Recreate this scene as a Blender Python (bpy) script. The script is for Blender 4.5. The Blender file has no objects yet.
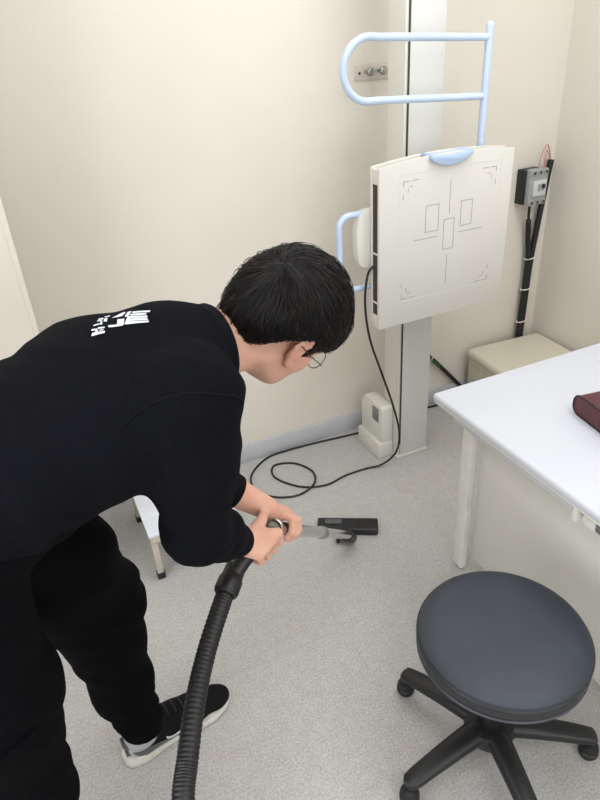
import bpy, bmesh, math, random
import numpy as np
from mathutils import Vector, Matrix, Euler, Quaternion
from mathutils.bvhtree import BVHTree
random.seed(7); rng = np.random.default_rng(7)
scn = bpy.context.scene
COL = scn.collection
V = Vector

# ------------------------------------------------------------------ helpers
def lin(r, g, b):
    f = lambda c: ((c/255)/12.92 if c/255 <= .04045 else (((c/255)+.055)/1.055)**2.4)
    return (f(r), f(g), f(b), 1)

def mat(name, rgb, rough=.5, metal=0, rgb2=None, scale=20, bump=0, bscale=200, spec=.5, coat=0, detail=4, sheen=0, lo=.35, hi=.65):
    m = bpy.data.materials.new(name); m.use_nodes = True
    nt = m.node_tree; b = nt.nodes['Principled BSDF']
    b.inputs['Roughness'].default_value = rough; b.inputs['Metallic'].default_value = metal
    b.inputs['Specular IOR Level'].default_value = spec
    b.inputs['Coat Weight'].default_value = coat
    if sheen:
        b.inputs['Sheen Weight'].default_value = sheen; b.inputs['Sheen Roughness'].default_value = .5
    tc = nt.nodes.new('ShaderNodeTexCoord')
    n = nt.nodes.new('ShaderNodeTexNoise'); n.inputs['Scale'].default_value = scale; n.inputs['Detail'].default_value = detail
    nt.links.new(tc.outputs['Object'], n.inputs['Vector'])
    r = nt.nodes.new('ShaderNodeValToRGB')
    r.color_ramp.elements[0].position = lo; r.color_ramp.elements[1].position = hi
    a = lin(*rgb); a2 = lin(*(rgb2 or tuple(max(0, c*.96) for c in rgb)))
    r.color_ramp.elements[0].color = a2; r.color_ramp.elements[1].color = a
    nt.links.new(n.outputs['Fac'], r.inputs['Fac']); nt.links.new(r.outputs['Color'], b.inputs['Base Color'])
    if bump:
        n2 = nt.nodes.new('ShaderNodeTexNoise'); n2.inputs['Scale'].default_value = bscale; n2.inputs['Detail'].default_value = 3
        nt.links.new(tc.outputs['Object'], n2.inputs['Vector'])
        bp = nt.nodes.new('ShaderNodeBump'); bp.inputs['Strength'].default_value = bump; bp.inputs['Distance'].default_value = .002
        nt.links.new(n2.outputs['Fac'], bp.inputs['Height']); nt.links.new(bp.outputs['Normal'], b.inputs['Normal'])
    return m

M = {}
M['wall'] = mat('wall_paint', (220, 214, 203), .75, rgb2=(217, 211, 200), scale=3, bump=.15, bscale=90, spec=.3)
M['ceiling'] = mat('ceiling_paint', (235, 234, 230), .9)
M['base'] = mat('baseboard_vinyl', (192, 194, 198), .45, rgb2=(186, 188, 193), scale=12)
M['white'] = mat('white_enamel', (210, 210, 206), .4, rgb2=(207, 207, 203), scale=6)
M['white_side'] = mat('white_plastic', (220, 218, 209), .5, rgb2=(215, 213, 204), scale=6)
M['panel'] = mat('panel_plastic', (207, 205, 198), .45, rgb2=(205, 203, 196), scale=5)
M['line'] = mat('printed_line', (150, 148, 143), .6)
M['blue'] = mat('pale_blue_enamel', (190, 206, 228), .3, rgb2=(184, 201, 224), scale=10, coat=.3)
M['blue_pad'] = mat('pale_blue_rubber', (176, 196, 222), .55, rgb2=(170, 190, 217), scale=30)
M['darkgap'] = mat('dark_recess', (62, 54, 48), .7)
M['slot'] = mat('slot_rubber', (70, 67, 62), .8)
M['black_rub'] = mat('black_rubber', (22, 22, 24), .5, rgb2=(17, 17, 19), scale=60)
M['black_pl'] = mat('black_plastic', (27, 27, 29), .42, rgb2=(22, 22, 24), scale=40, bump=.1, bscale=400)
M['green'] = mat('green_sleeving', (38, 104, 62), .5, rgb2=(26, 60, 40), scale=60)
M['tie'] = mat('cable_tie_plastic', (225, 225, 222), .4)
M['breaker'] = mat('grey_moulding', (158, 160, 160), .45, rgb2=(148, 150, 150), scale=30)
M['breaker_face'] = mat('pale_face_plate', (200, 203, 206), .45)
M['pink'] = mat('pink_wire', (196, 140, 132), .5)
M['beige'] = mat('beige_enamel', (214, 207, 190), .45, rgb2=(210, 203, 186), scale=5)
M['desk_top'] = mat('white_laminate', (199, 202, 209), .4, rgb2=(197, 200, 207), scale=4)
M['desk_side'] = mat('desk_edge', (228, 225, 216), .45)
M['desk_leg'] = mat('desk_steel', (226, 224, 218), .4)
M['desk_panel'] = mat('desk_panel_paint', (222, 220, 213), .45, rgb2=(220, 218, 211))
M['steel'] = mat('brushed_steel', (170, 170, 168), .3, metal=1, rgb2=(160, 160, 158), scale=80)
M['plate'] = mat('pale_metal_plate', (206, 200, 190), .35, metal=.2)
M['chrome'] = mat('chrome', (215, 215, 218), .12, metal=1)
M['maroon'] = mat('maroon_leather', (88, 38, 44), .45, rgb2=(76, 32, 38), scale=40, bump=.5, bscale=500)
M['piping'] = mat('black_piping', (30, 22, 24), .5)
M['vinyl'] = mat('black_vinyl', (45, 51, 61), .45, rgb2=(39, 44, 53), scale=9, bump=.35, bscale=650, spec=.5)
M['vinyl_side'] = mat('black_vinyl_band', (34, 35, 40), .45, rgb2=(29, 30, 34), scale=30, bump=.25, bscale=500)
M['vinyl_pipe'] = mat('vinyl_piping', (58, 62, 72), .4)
M['cloth'] = mat('black_sweatshirt_cotton', (15, 16, 21), .95, rgb2=(11, 12, 17), scale=160, bump=.5, bscale=900, spec=.08, sheen=0)
M['cloth_rib'] = mat('ribbed_cuff', (18, 19, 25), .9, rgb2=(13, 14, 19), scale=300, bump=.6, bscale=1200, spec=.1)
M['pants'] = mat('black_trouser_cotton', (13, 13, 16), .9, rgb2=(9, 9, 12), scale=120, bump=.5, bscale=900, spec=.05, sheen=0)
M['print'] = mat('white_print', (222, 226, 232), .7, rgb2=(205, 210, 218), scale=400)
M['skin'] = mat('skin', (218, 172, 150), .5, rgb2=(208, 155, 134), scale=14, bump=.25, bscale=500, spec=.4)
M['skin'].node_tree.nodes['Principled BSDF'].inputs['Subsurface Weight'].default_value = .12
M['skin'].node_tree.nodes['Principled BSDF'].inputs['Subsurface Radius'].default_value = (.012, .005, .003)
M['lips'] = mat('lips', (176, 100, 92), .45)
M['nail'] = mat('nail', (226, 172, 158), .3)
M['eye'] = mat('eye_white', (225, 222, 216), .2)
M['iris'] = mat('dark_iris', (40, 26, 20), .2)
M['hair'] = mat('black_hair', (13, 11, 12), .55, rgb2=(8, 7, 8), scale=50, spec=.3)
M['hair2'] = mat('hair_strands', (24, 17, 15), .5, rgb2=(6, 5, 6), scale=70, spec=.28, lo=.4, hi=.6)
M['wire'] = mat('gunmetal_wire', (92, 88, 86), .3, metal=1)
M['shoe'] = mat('black_knit', (17, 17, 20), .85, rgb2=(11, 11, 13), spec=.2, scale=350, bump=.8, bscale=900)
M['shoe_gray'] = mat('grey_heel_panel', (92, 93, 97), .6, rgb2=(82, 83, 87), scale=60)
M['sole'] = mat('white_foam_sole', (214, 211, 204), .6, rgb2=(200, 194, 184), scale=30, bump=.3, bscale=200)
M['sock'] = mat('grey_sock', (186, 186, 190), .9, rgb2=(165, 165, 170), scale=300)
M['olive'] = mat('mottled_olive_grip', (112, 112, 98), .4, rgb2=(50, 52, 46), scale=160, lo=.42, hi=.58)
M['stepwhite'] = mat('pale_step_top', (218, 222, 230), .5)
M['steplegs'] = mat('beige_step_frame', (190, 182, 168), .5)

def floor_mat():
    m = bpy.data.materials.new('speckled_grey_vinyl'); m.use_nodes = True
    nt = m.node_tree; b = nt.nodes['Principled BSDF']; L = nt.links.new
    tc = nt.nodes.new('ShaderNodeTexCoord')
    def noise(s, d=3):
        n = nt.nodes.new('ShaderNodeTexNoise'); n.inputs['Scale'].default_value = s; n.inputs['Detail'].default_value = d
        L(tc.outputs['Object'], n.inputs['Vector']); return n
    def ramp(n, p0, c0, p1, c1):
        r = nt.nodes.new('ShaderNodeValToRGB'); r.color_ramp.elements[0].position = p0; r.color_ramp.elements[1].position = p1
        r.color_ramp.elements[0].color = c0; r.color_ramp.elements[1].color = c1; L(n.outputs['Fac'], r.inputs['Fac']); return r
    def mix(a, c, f, t='MIX'):
        x = nt.nodes.new('ShaderNodeMix'); x.data_type = 'RGBA'; x.blend_type = t
        L(a, x.inputs['A']); L(c, x.inputs['B'])
        if isinstance(f, float): x.inputs['Factor'].default_value = f
        else: L(f, x.inputs['Factor'])
        return x.outputs['Result']
    fine = ramp(noise(170, 6), .3, lin(146, 145, 143), .7, lin(206, 204, 200))
    mid = ramp(noise(30, 5), .35, lin(170, 169, 166), .65, lin(188, 186, 182))
    c = mix(fine.outputs['Color'], mid.outputs['Color'], .35)
    # pale chips in the vinyl
    vor = nt.nodes.new('ShaderNodeTexVoronoi'); vor.inputs['Scale'].default_value = 120; L(tc.outputs['Object'], vor.inputs['Vector'])
    vr = nt.nodes.new('ShaderNodeValToRGB'); vr.color_ramp.elements[0].position = .06; vr.color_ramp.elements[1].position = .2
    vr.color_ramp.elements[0].color = (.25, .25, .25, 1); vr.color_ramp.elements[1].color = (0, 0, 0, 1); L(vor.outputs['Distance'], vr.inputs['Fac'])
    chip = nt.nodes.new('ShaderNodeRGB'); chip.outputs[0].default_value = lin(222, 220, 215)
    c = mix(c, chip.outputs[0], vr.outputs['Color'])
    # rusty wear
    st = ramp(noise(5.5, 5), .62, (0, 0, 0, 1), .78, (.35, .35, .35, 1))
    sc_ = nt.nodes.new('ShaderNodeRGB'); sc_.outputs[0].default_value = lin(182, 150, 120)
    c = mix(c, sc_.outputs[0], st.outputs['Color'])
    # sheet seams
    br = nt.nodes.new('ShaderNodeTexBrick'); br.offset = 0; br.inputs['Scale'].default_value = 1
    br.inputs['Brick Width'].default_value = .62; br.inputs['Row Height'].default_value = .62; br.inputs['Mortar Size'].default_value = .0016
    br.inputs['Color1'].default_value = (0, 0, 0, 1); br.inputs['Color2'].default_value = (0, 0, 0, 1); br.inputs['Mortar'].default_value = (.13, .13, .13, 1)
    L(tc.outputs['Object'], br.inputs['Vector'])
    sm = nt.nodes.new('ShaderNodeRGB'); sm.outputs[0].default_value = lin(120, 118, 114)
    c = mix(c, sm.outputs[0], br.outputs['Color'])
    L(c, b.inputs['Base Color']); b.inputs['Roughness'].default_value = .42; b.inputs['Specular IOR Level'].default_value = .4
    return m
M['floor'] = floor_mat()

def finish(name, me, m, parent=None, smooth=True, kind=None):
    if smooth:
        me.polygons.foreach_set('use_smooth', [True]*len(me.polygons))
    me.materials.clear()
    me.materials.append(M[m])
    o = bpy.data.objects.new(name, me); COL.objects.link(o)
    if parent is not None: o.parent = parent
    if kind: o['kind'] = kind
    return o

def thing(name, label, cat, group=None, loc=(0, 0, 0)):
    o = bpy.data.objects.new(name, None); COL.objects.link(o); o.location = loc
    o.empty_display_size = .05
    o['label'] = label; o['category'] = cat
    if group: o['group'] = group
    return o

def tagm(o, label, cat):
    o['label'] = label; o['category'] = cat; return o

def place(o, root):
    """parent o to root keeping world-space mesh coordinates"""
    o.parent = root; o.location = tuple(-c for c in root.location) ; return o

class MB:
    def __init__(s): s.bm = bmesh.new()
    def box(s, lo, hi, bev=0, seg=2, rot=None, piv=None):
        lo, hi = V(lo), V(hi); c = (lo+hi)/2; d = hi-lo
        b = bmesh.new(); bmesh.ops.create_cube(b, size=1)
        for v in b.verts: v.co = V((v.co.x*d.x, v.co.y*d.y, v.co.z*d.z))
        if bev: bmesh.ops.bevel(b, geom=b.edges[:], offset=bev, segments=seg, profile=.5, affect='EDGES')
        for v in b.verts:
            v.co += c
            if rot is not None: v.co = (rot @ (v.co - V(piv or c))) + V(piv or c)
        s._merge(b); return s
    def _merge(s, b):
        me = bpy.data.meshes.new('t'); b.to_mesh(me); s.bm.from_mesh(me); bpy.data.meshes.remove(me); b.free()
    def cyl(s, a, b, r0, r1=None, n=24, bev=0):
        a, b = V(a), V(b); r1 = r0 if r1 is None else r1
        t = bmesh.new(); bmesh.ops.create_cone(t, cap_ends=True, segments=n, radius1=r0, radius2=r1, depth=(b-a).length)
        if bev:
            e = [e for e in t.edges if abs(e.verts[0].co.z-e.verts[1].co.z) < 1e-7]
            bmesh.ops.bevel(t, geom=e, offset=bev, segments=2, affect='EDGES')
        q = V((0, 0, 1)).rotation_difference((b-a).normalized())
        for v in t.verts: v.co = q @ v.co + (a+b)/2
        s._merge(t); return s
    def tube(s, pts, r, n=12, caps=True, closed=False):
        pts = [V(p) for p in pts]; N = len(pts)
        rad = r if callable(r) else (lambda i, t: r)
        up = None; rings = []
        for i, p in enumerate(pts):
            if closed: d = (pts[(i+1) % N]-pts[i-1]).normalized()
            else: d = (pts[min(i+1, N-1)]-pts[max(i-1, 0)]).normalized()
            if up is None:
                up = V((0, 0, 1)) if abs(d.z) < .9 else V((1, 0, 0))
            up = (up-d*up.dot(d)).normalized(); sd = d.cross(up)
            rr = rad(i, i/(N-1))
            rings.append([s.bm.verts.new(p+(up*math.cos(2*math.pi*k/n)+sd*math.sin(2*math.pi*k/n))*rr) for k in range(n)])
        for i in range(N if closed else N-1):
            A, B = rings[i], rings[(i+1) % N]
            for k in range(n): s.bm.faces.new((A[k], A[(k+1) % n], B[(k+1) % n], B[k]))
        if caps and not closed:
            s.bm.faces.new(rings[0][::-1]); s.bm.faces.new(rings[-1])
        return s
    def lathe(s, prof, axis=V((0, 0, 1)), org=(0, 0, 0), n=48):
        q = V((0, 0, 1)).rotation_difference(V(axis).normalized()); org = V(org); rings = []
        for r, z in prof:
            if r < 1e-6: rings.append([s.bm.verts.new(q @ V((0, 0, z))+org)])
            else: rings.append([s.bm.verts.new(q @ V((r*math.cos(2*math.pi*k/n), r*math.sin(2*math.pi*k/n), z))+org) for k in range(n)])
        for A, B in zip(rings, rings[1:]):
            for k in range(n):
                a = [A[k % len(A)], A[(k+1) % len(A)]] if len(A) > 1 else [A[0]]
                b = [B[(k+1) % len(B)], B[k % len(B)]] if len(B) > 1 else [B[0]]
                if len(a)+len(b) > 2: s.bm.faces.new(a+b)
        return s
    def prism(s, poly, axis, lo, hi, bev=0):
        """poly: 2D outline in the two axes other than `axis`, extruded lo..hi"""
        b = bmesh.new()
        def mk(u, v, w): return {'x': V((w, u, v)), 'y': V((u, w, v)), 'z': V((u, v, w))}[axis]
        A = [b.verts.new(mk(u, v, lo)) for u, v in poly]; B = [b.verts.new(mk(u, v, hi)) for u, v in poly]
        b.faces.new(A); b.faces.new(B[::-1])
        for i in range(len(A)): j = (i+1) % len(A); b.faces.new((A[i], B[i], B[j], A[j]))
        bmesh.ops.recalc_face_normals(b, faces=b.faces[:])
        if bev: bmesh.ops.bevel(b, geom=b.edges[:], offset=bev, segments=2, profile=.5, affect='EDGES')
        s._merge(b); return s
    def build(s, name, m, parent=None, smooth=True, kind=None, recalc=True):
        if recalc: bmesh.ops.recalc_face_normals(s.bm, faces=s.bm.faces[:])
        me = bpy.data.meshes.new(name); s.bm.to_mesh(me); s.bm.free()
        if smooth:
            me.polygons.foreach_set('use_smooth', [True]*len(me.polygons))
            me.set_sharp_from_angle(angle=math.radians(38))
        o = finish(name, me, m, None, smooth=False, kind=kind)
        if parent is not None: place(o, parent)
        return o

def spline(pts, n=12, closed=False):
    P = [V(p) for p in pts]; N = len(P); out = []
    rng_ = range(N if closed else N-1)
    for i in rng_:
        if closed: p0, p1, p2, p3 = P[i-1], P[i], P[(i+1) % N], P[(i+2) % N]
        else: p0, p1, p2, p3 = P[max(i-1, 0)], P[i], P[i+1], P[min(i+2, N-1)]
        for k in range(n):
            t = k/n
            out.append(.5*((2*p1)+(p2-p0)*t+(2*p0-5*p1+4*p2-p3)*t*t+(3*p1-p0-3*p2+p3)*t**3))
    if not closed: out.append(P[-1])
    return out

def arc(c, r, a0, a1, n, e1, e2):
    c, e1, e2 = V(c), V(e1), V(e2)
    return [c+e1*r*math.cos(math.radians(a0+(a1-a0)*k/n))+e2*r*math.sin(math.radians(a0+(a1-a0)*k/n)) for k in range(n+1)]

# ------------------------------------------------------------------ implicit surfaces
class Field:
    def __init__(s, xs, ys, zs):
        s.x, s.y, s.z = [np.asarray(a, float) for a in (xs, ys, zs)]
        s.F = np.full((len(s.x), len(s.y), len(s.z)), 1.0, np.float32)
    @staticmethod
    def uni(lo, hi, h):
        return Field(*[np.arange(lo[i], hi[i]+h, h) for i in range(3)])
    def block(s, lo, hi):
        sl = []; ax = []
        for a, l, h in zip((s.x, s.y, s.z), lo, hi):
            i0 = max(0, np.searchsorted(a, l)-1); i1 = min(len(a), np.searchsorted(a, h)+1)
            if i1-i0 < 2: return None, None
            sl.append(slice(i0, i1)); ax.append(a[i0:i1])
        X, Y, Z = np.meshgrid(*ax, indexing='ij')
        return tuple(sl), np.stack([X, Y, Z], -1)
    def put(s, d, sl, k, op='add'):
        A = s.F[sl]
        if op == 'add':
            h = np.maximum(k-np.abs(A-d), 0)/k
            s.F[sl] = np.minimum(A, d)-h*h*k/4
        else:
            d = -d; h = np.maximum(k-np.abs(A-d), 0)/k
            s.F[sl] = np.maximum(A, d)+h*h*k/4
    def cone(s, a, b, ra, rb, k=.01, op='add'):
        a, b = np.array(a, float), np.array(b, float); m = max(ra, rb)+k+.012
        sl, P = s.block(np.minimum(a, b)-m, np.maximum(a, b)+m)
        if sl is None: return
        ba = b-a; t = np.clip(((P-a) @ ba)/(ba @ ba+1e-12), 0, 1)
        d = np.linalg.norm(P-a-t[..., None]*ba, axis=-1)-(ra+(rb-ra)*t)
        s.put(d, sl, k, op)
    def chain(s, pts, rs, k=.008, op='add'):
        for i in range(len(pts)-1): s.cone(pts[i], pts[i+1], rs[i], rs[i+1], k, op)
    def ell(s, c, ax, r, k=.01, op='add'):
        c = np.array(c, float); R = np.array(ax, float); r = np.array(r, float); m = max(r)+k+.012
        sl, P = s.block(c-m, c+m)
        if sl is None: return
        q = (P-c) @ R.T
        k0 = np.linalg.norm(q/r, axis=-1); k1 = np.linalg.norm(q/r**2, axis=-1)+1e-9
        s.put(k0*(k0-1)/k1, sl, k, op)
    def econe(s, a, b, lat, A, B, k=.02, op='add'):
        """elliptical limb: A,B = (half width along lat, half depth)"""
        a, b, lat = [np.array(q, float) for q in (a, b, lat)]; m = max(A+B)+k+.02
        sl, P = s.block(np.minimum(a, b)-m, np.maximum(a, b)+m)
        ba = b-a; t = np.clip(((P-a) @ ba)/(ba @ ba), 0, 1)
        lat = lat-ba*(lat @ ba)/(ba @ ba); lat /= np.linalg.norm(lat)
        w = A[0]+(B[0]-A[0])*t; dd = A[1]+(B[1]-A[1])*t
        q = P-a-t[..., None]*ba; l = q @ lat; rest = np.sqrt(np.maximum((q*q).sum(-1)-l*l, 0))
        e = np.sqrt((l/w)**2+(rest/dd)**2)
        e2 = np.sqrt((l/w**2)**2+(rest/dd**2)**2)+1e-6
        s.put(e*(e-1)/e2, sl, k, op)
    def apply(s, fn, lo=None, hi=None):
        sl, P = s.block(lo if lo is not None else (s.x[0], s.y[0], s.z[0]), hi if hi is not None else (s.x[-1], s.y[-1], s.z[-1]))
        s.F[sl] = fn(P, s.F[sl])
    def mesh(s, name, smooth=1):
        F = s.F; F[0] = F[-1] = 1; F[:, 0] = F[:, -1] = 1; F[:, :, 0] = F[:, :, -1] = 1
        ins = F < 0; ax = (s.x, s.y, s.z)
        n = [d-1 for d in F.shape]
        acc = np.zeros(n+[3], np.float32); cnt = np.zeros(n, np.int16)
        G = np.meshgrid(*ax, indexing='ij')
        for d in range(3):
            a = [slice(None)]*3; b = [slice(None)]*3; a[d] = slice(0, -1); b[d] = slice(1, None)
            fa, fb = F[tuple(a)], F[tuple(b)]
            cr = ins[tuple(a)] != ins[tuple(b)]
            t = np.where(cr, fa/np.where(fa-fb == 0, 1, fa-fb), 0)
            p = [g[tuple(a)].astype(np.float32) for g in G]
            p[d] = p[d]+t*(G[d][tuple(b)]-G[d][tuple(a)])
            o = [q for q in range(3) if q != d]
            for i in (0, 1):
                for j in (0, 1):
                    e = [slice(None)]*3
                    e[o[0]] = slice(i, F.shape[o[0]]-1+i); e[o[1]] = slice(j, F.shape[o[1]]-1+j)
                    c = cr[tuple(e)]; cnt += c
                    for q in range(3): acc[..., q] += np.where(c, p[q][tuple(e)], 0)
        act = cnt > 0; idx = np.full(n, -1, np.int64); idx[act] = np.arange(act.sum())
        verts = acc[act]/cnt[act][:, None]
        faces = []
        for d in range(3):
            a = [slice(None)]*3; b = [slice(None)]*3; a[d] = slice(0, -1); b[d] = slice(1, None)
            ia, ib = ins[tuple(a)], ins[tuple(b)]
            cr = np.argwhere(ia != ib)
            o = [q for q in range(3) if q != d]
            cr = cr[(cr[:, o[0]] > 0) & (cr[:, o[1]] > 0) & (cr[:, o[0]] < n[o[0]]) & (cr[:, o[1]] < n[o[1]])]
            q = []
            for (i, j) in ((-1, -1), (0, -1), (0, 0), (-1, 0)):
                c = cr.copy(); c[:, o[0]] += i; c[:, o[1]] += j; q.append(idx[c[:, 0], c[:, 1], c[:, 2]])
            q = np.stack(q, 1)
            fl = ia[cr[:, 0], cr[:, 1], cr[:, 2]]
            if d == 1: fl = ~fl
            q[~fl] = q[~fl][:, ::-1]
            faces.append(q)
        faces = np.concatenate(faces)
        # laplacian smoothing
        for _ in range(smooth):
            s_ = np.zeros_like(verts); c_ = np.zeros(len(verts))
            for i in range(4):
                u, w = faces[:, i], faces[:, (i+1) % 4]
                np.add.at(s_, u, verts[w]); np.add.at(c_, u, 1); np.add.at(s_, w, verts[u]); np.add.at(c_, w, 1)
            verts = verts*.5+.5*s_/np.maximum(c_, 1)[:, None]
        me = bpy.data.meshes.new(name)
        me.vertices.add(len(verts)); me.vertices.foreach_set('co', verts.astype(np.float32).ravel())
        me.loops.add(faces.size); me.loops.foreach_set('vertex_index', faces.astype(np.int32).ravel())
        me.polygons.add(len(faces)); me.polygons.foreach_set('loop_start', np.arange(0, faces.size, 4, dtype=np.int32))
        me.update(calc_edges=True); me.validate()
        return me

def axis_pts(lo, hi, coarse, fine):
    """coordinates lo..hi, coarse step except inside the fine intervals [(a,b,h),...]"""
    out = []; x = lo
    while x < hi:
        out.append(x); h = coarse
        for a, b, f in fine:
            if a-coarse*.5 <= x < b: h = min(h, f)
        x += h
    out.append(x); return out

exec_parts = []
# ------------------------------------------------------------------ camera
Rm = np.array([[0.9050446204282723, 0.25879427934160865, -0.3375200083163989],
               [-0.42135236633860906, 0.4374667828568882, -0.7944085833358667],
               [-0.05793460463918868, 0.8611900689609128, 0.5049705404361716]])
cam = bpy.data.cameras.new('camera'); co = bpy.data.objects.new('camera', cam); COL.objects.link(co)
cam.sensor_fit = 'VERTICAL'; cam.sensor_height = 24; cam.lens = 24*645/800; cam.clip_start = .02
mw = Matrix([list(r) for r in Rm]).to_4x4(); mw.translation = (0, 0, 1.65); co.matrix_world = mw
scn.camera = co

# ------------------------------------------------------------------ the room
YB, XR, XL, YF, ZC = 2.24, 2.236, -1.5, -1.9, 2.7
def slab(name, lo, hi, m, smooth=False):
    return MB().box(lo, hi).build(name, m, None, smooth, 'structure')
slab('floor', (XL-.1, YF-.1, -.1), (XR+.1, YB+.1, 0), 'floor')
slab('ceiling', (XL-.1, YF-.1, ZC), (XR+.1, YB+.1, ZC+.1), 'ceiling')
slab('wall_back', (XL-.1, YB, 0), (XR+.1, YB+.1, ZC), 'wall')
slab('wall_right', (XR, YF-.1, 0), (XR+.1, YB, ZC), 'wall')
slab('wall_left', (XL-.1, YF-.1, 0), (XL, YB, ZC), 'wall')
slab('wall_front', (XL, YF-.1, 0), (XR, YF, ZC), 'wall')
PX, PY = PILLAR = (-.005, 1.78)
MB().box((XL, PY, 0), (PX, YB, ZC), .006, 3).build('wall_corner', 'wall', None, True, 'structure')
def skirting(name, lo, hi):
    MB().box(lo, hi, .003, 2).build(name, 'base', None, True, 'structure')
skirting('baseboard_back', (PX, YB-.014, 0), (XR, YB, .085))
skirting('baseboard_right', (XR-.014, YF, 0), (XR, YB-.014, .085))
skirting('baseboard_left', (XL, PY-.012, 0), (PX+.004, PY, .085))
MB().box((PX-.012, PY-.002, .085), (PX+.003, PY+.012, ZC), .002).build('trim_1', 'wall', None, True, 'structure')

# ------------------------------------------------------------------ x-ray stand
XC0, XC1, YC0, YC1 = 1.256, 1.403, 1.927, 2.035
st = thing('radiography_stand', 'tall white radiography column with a square receptor panel standing against the back wall', 'medical equipment', loc=(1.33, 2.0, 0))
b = MB(); b.box((XC0+.014, YC0, .012), (XC1, YC1, 2.42), .004)
b.build('column', 'white', st)
MB().box((XC0, YC0+.006, .012), (XC0+.012, YC1, 2.42), .002).build('column_side_cover', 'white_side', st)
MB().box((XC0+.0105, YC0+.001, .07), (XC0+.0155, YC0+.05, 2.41)).build('slot', 'slot', st, False)
MB().box((XC0-.004, YC0-.004, 0), (XC1+.004, YC1+.004, .012), .002).build('base_plate', 'white_side', st)
for z_ in (0, 1.9): MB().box((XC0+.03, YC1-.002, z_), (XC1-.02, YB-.001, z_+.05), .003).build('wall_bracket', 'white_side', st)
# motor housing to the left of the column
b = MB(); MX0, MY0, MY1 = 1.196, 1.965, 2.135
b.box((MX0-.012, MY0-.004, 0), (XC0-.001, MY1+.006, .075), .004)
b.prism([(MY0, .07), (MY1, .07), (MY1, .215), (MY1-.03, .25), (MY0+.01, .25), (MY0, .24)], 'x', MX0+.004, XC0-.001, .004)
mo = b.build('motor_housing', 'white_side', st)
w = MB().box((MX0+.001, 1.990, .165), (MX0+.006, 2.040, .232), .002).build('display_window', 'steel', st)
# receptor panel
PX0, PX1, PZ0, PZ1, PYF = 1.053, 1.572, .722, 1.253, 1.75
def hump(x):   # raised top edge
    t = (x-PX0)/(PX1-PX0); return PZ1+.018*max(0, math.sin(math.pi*min(1, max(0, (t-.0)/1.0))))**.9
top = [(PX0+(PX1-PX0)*k/24, hump(PX0+(PX1-PX0)*k/24)) for k in range(25)]
outline = [(PX0, PZ0), (PX1, PZ0)]+top[::-1]
MB().prism(outline, 'y', PYF, PYF+.011, .003).build('receptor_cover', 'panel', st)
MB().prism([(PX0+.004, PZ0+.012), (PX1-.004, PZ0+.012), (PX1-.004, PZ1-.014), (PX0+.004, PZ1-.014)], 'y', PYF+.010, PYF+.044).build('cassette_gap', 'darkgap', st, False)
b = MB(); b.prism([(x, z) for x, z in outline], 'y', PYF+.043, PYF+.055, .003)
b.build('receptor_back', 'white_side', st)
for z in (PZ0+.004, PZ0+.09, .98, PZ1-.05): MB().box((PX0+.001, PYF+.009, z), (PX0+.012, PYF+.045, z+(.045 if z > 1.1 or z < .75 else .006)), .001).build('latch', 'white_side', st)
MB().box((PX0+.013, PYF+.010, PZ0), (PX1, PYF+.045, PZ0+.008), .002).build('bottom_edge', 'white_side', st)
# carriage between panel and column
MB().box((1.20, PYF+.053, .87), (1.45, YC0-.004, 1.14), .012, 3).build('carriage', 'white_side', st)
# rounded white lobe at the left
b = MB(); lob = []
for k in range(40):
    a = 2*math.pi*k/40; lob.append((1.058+.052*math.copysign(abs(math.cos(a))**.6, math.cos(a)), 1.022+.098*math.copysign(abs(math.sin(a))**.75, math.sin(a))))
b.prism(lob, 'y', PYF+.057, PYF+.095, .008); b.build('grip_housing', 'white_side', st)
# printed positioning marks on the cover
b = MB(); yl = PYF-.0006
def ln(x0, z0, x1, z1, w=.0018):
    if abs(x1-x0) > abs(z1-z0): b.box((min(x0, x1), yl, z0-w/2), (max(x0, x1), yl+.001, z0+w/2))
    else: b.box((x0-w/2, yl, min(z0, z1)), (x0+w/2, yl+.001, max(z0, z1)))
cx, cz = 1.321, 1.010
ln(cx, 1.186, cx, 1.080); ln(cx, .939, cx, .837); ln(1.182, cz, 1.281, cz); ln(1.363, cz, 1.459, cz)
for x0, x1, z0, z1 in ((1.229, 1.279, 1.030, 1.116), (1.368, 1.413, 1.030, 1.112), (1.302, 1.343, .960, 1.061)):
    ln(x0, z0, x1, z0); ln(x0, z1, x1, z1); ln(x0, z0, x0, z1); ln(x1, z0, x1, z1)
for sx in (-1, 1):
    for sz in (-1, 1):
        X, Z = cx+sx*.180, cz+sz*.194
        ln(X, Z, X-sx*.022, Z); ln(X-sx*.032, Z, X-sx*.056, Z); ln(X, Z, X, Z-sz*.016); ln(X, Z-sz*.040, X, Z-sz*.056)
        ln(X-sx*.018, Z-sz*.024, X-sx*.018, Z-sz*.036); ln(X-sx*.022, Z-sz*.018, X-sx*.036, Z-sz*.018)
b.build('printed_marks', 'line', st, False)
b = MB(); x0, x1, z0, z1 = 1.128, 1.520, .806, 1.224
for (a, c, d, e) in ((x0, z0, x1, z0), (x0, z1, x1, z1), (x0, z0, x0, z1), (x1, z0, x1, z1)): ln(a, c, d, e, .0010)
b.build('active_area_outline', 'white_side', st, False)
# chin rest
cr = []
for k in range(21):
    t = k/20; x = 1.232+.160*t; cr.append((x, 1.262+.020*math.sin(math.pi*t)-.014*math.sin(math.pi*t)))
low = []
for k in range(21):
    t = 1-k/20; low.append((1.232+.160*t, 1.266-.006-.026*math.sin(math.pi*t)**.7))
pts_top = [(1.232+.160*k/20, 1.272-.006*math.sin(math.pi*k/20)) for k in range(21)]
MB().prism(pts_top+low, 'y', PYF-.014, PYF+.050, .005).build('chin_rest', 'blue_pad', st)
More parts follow.
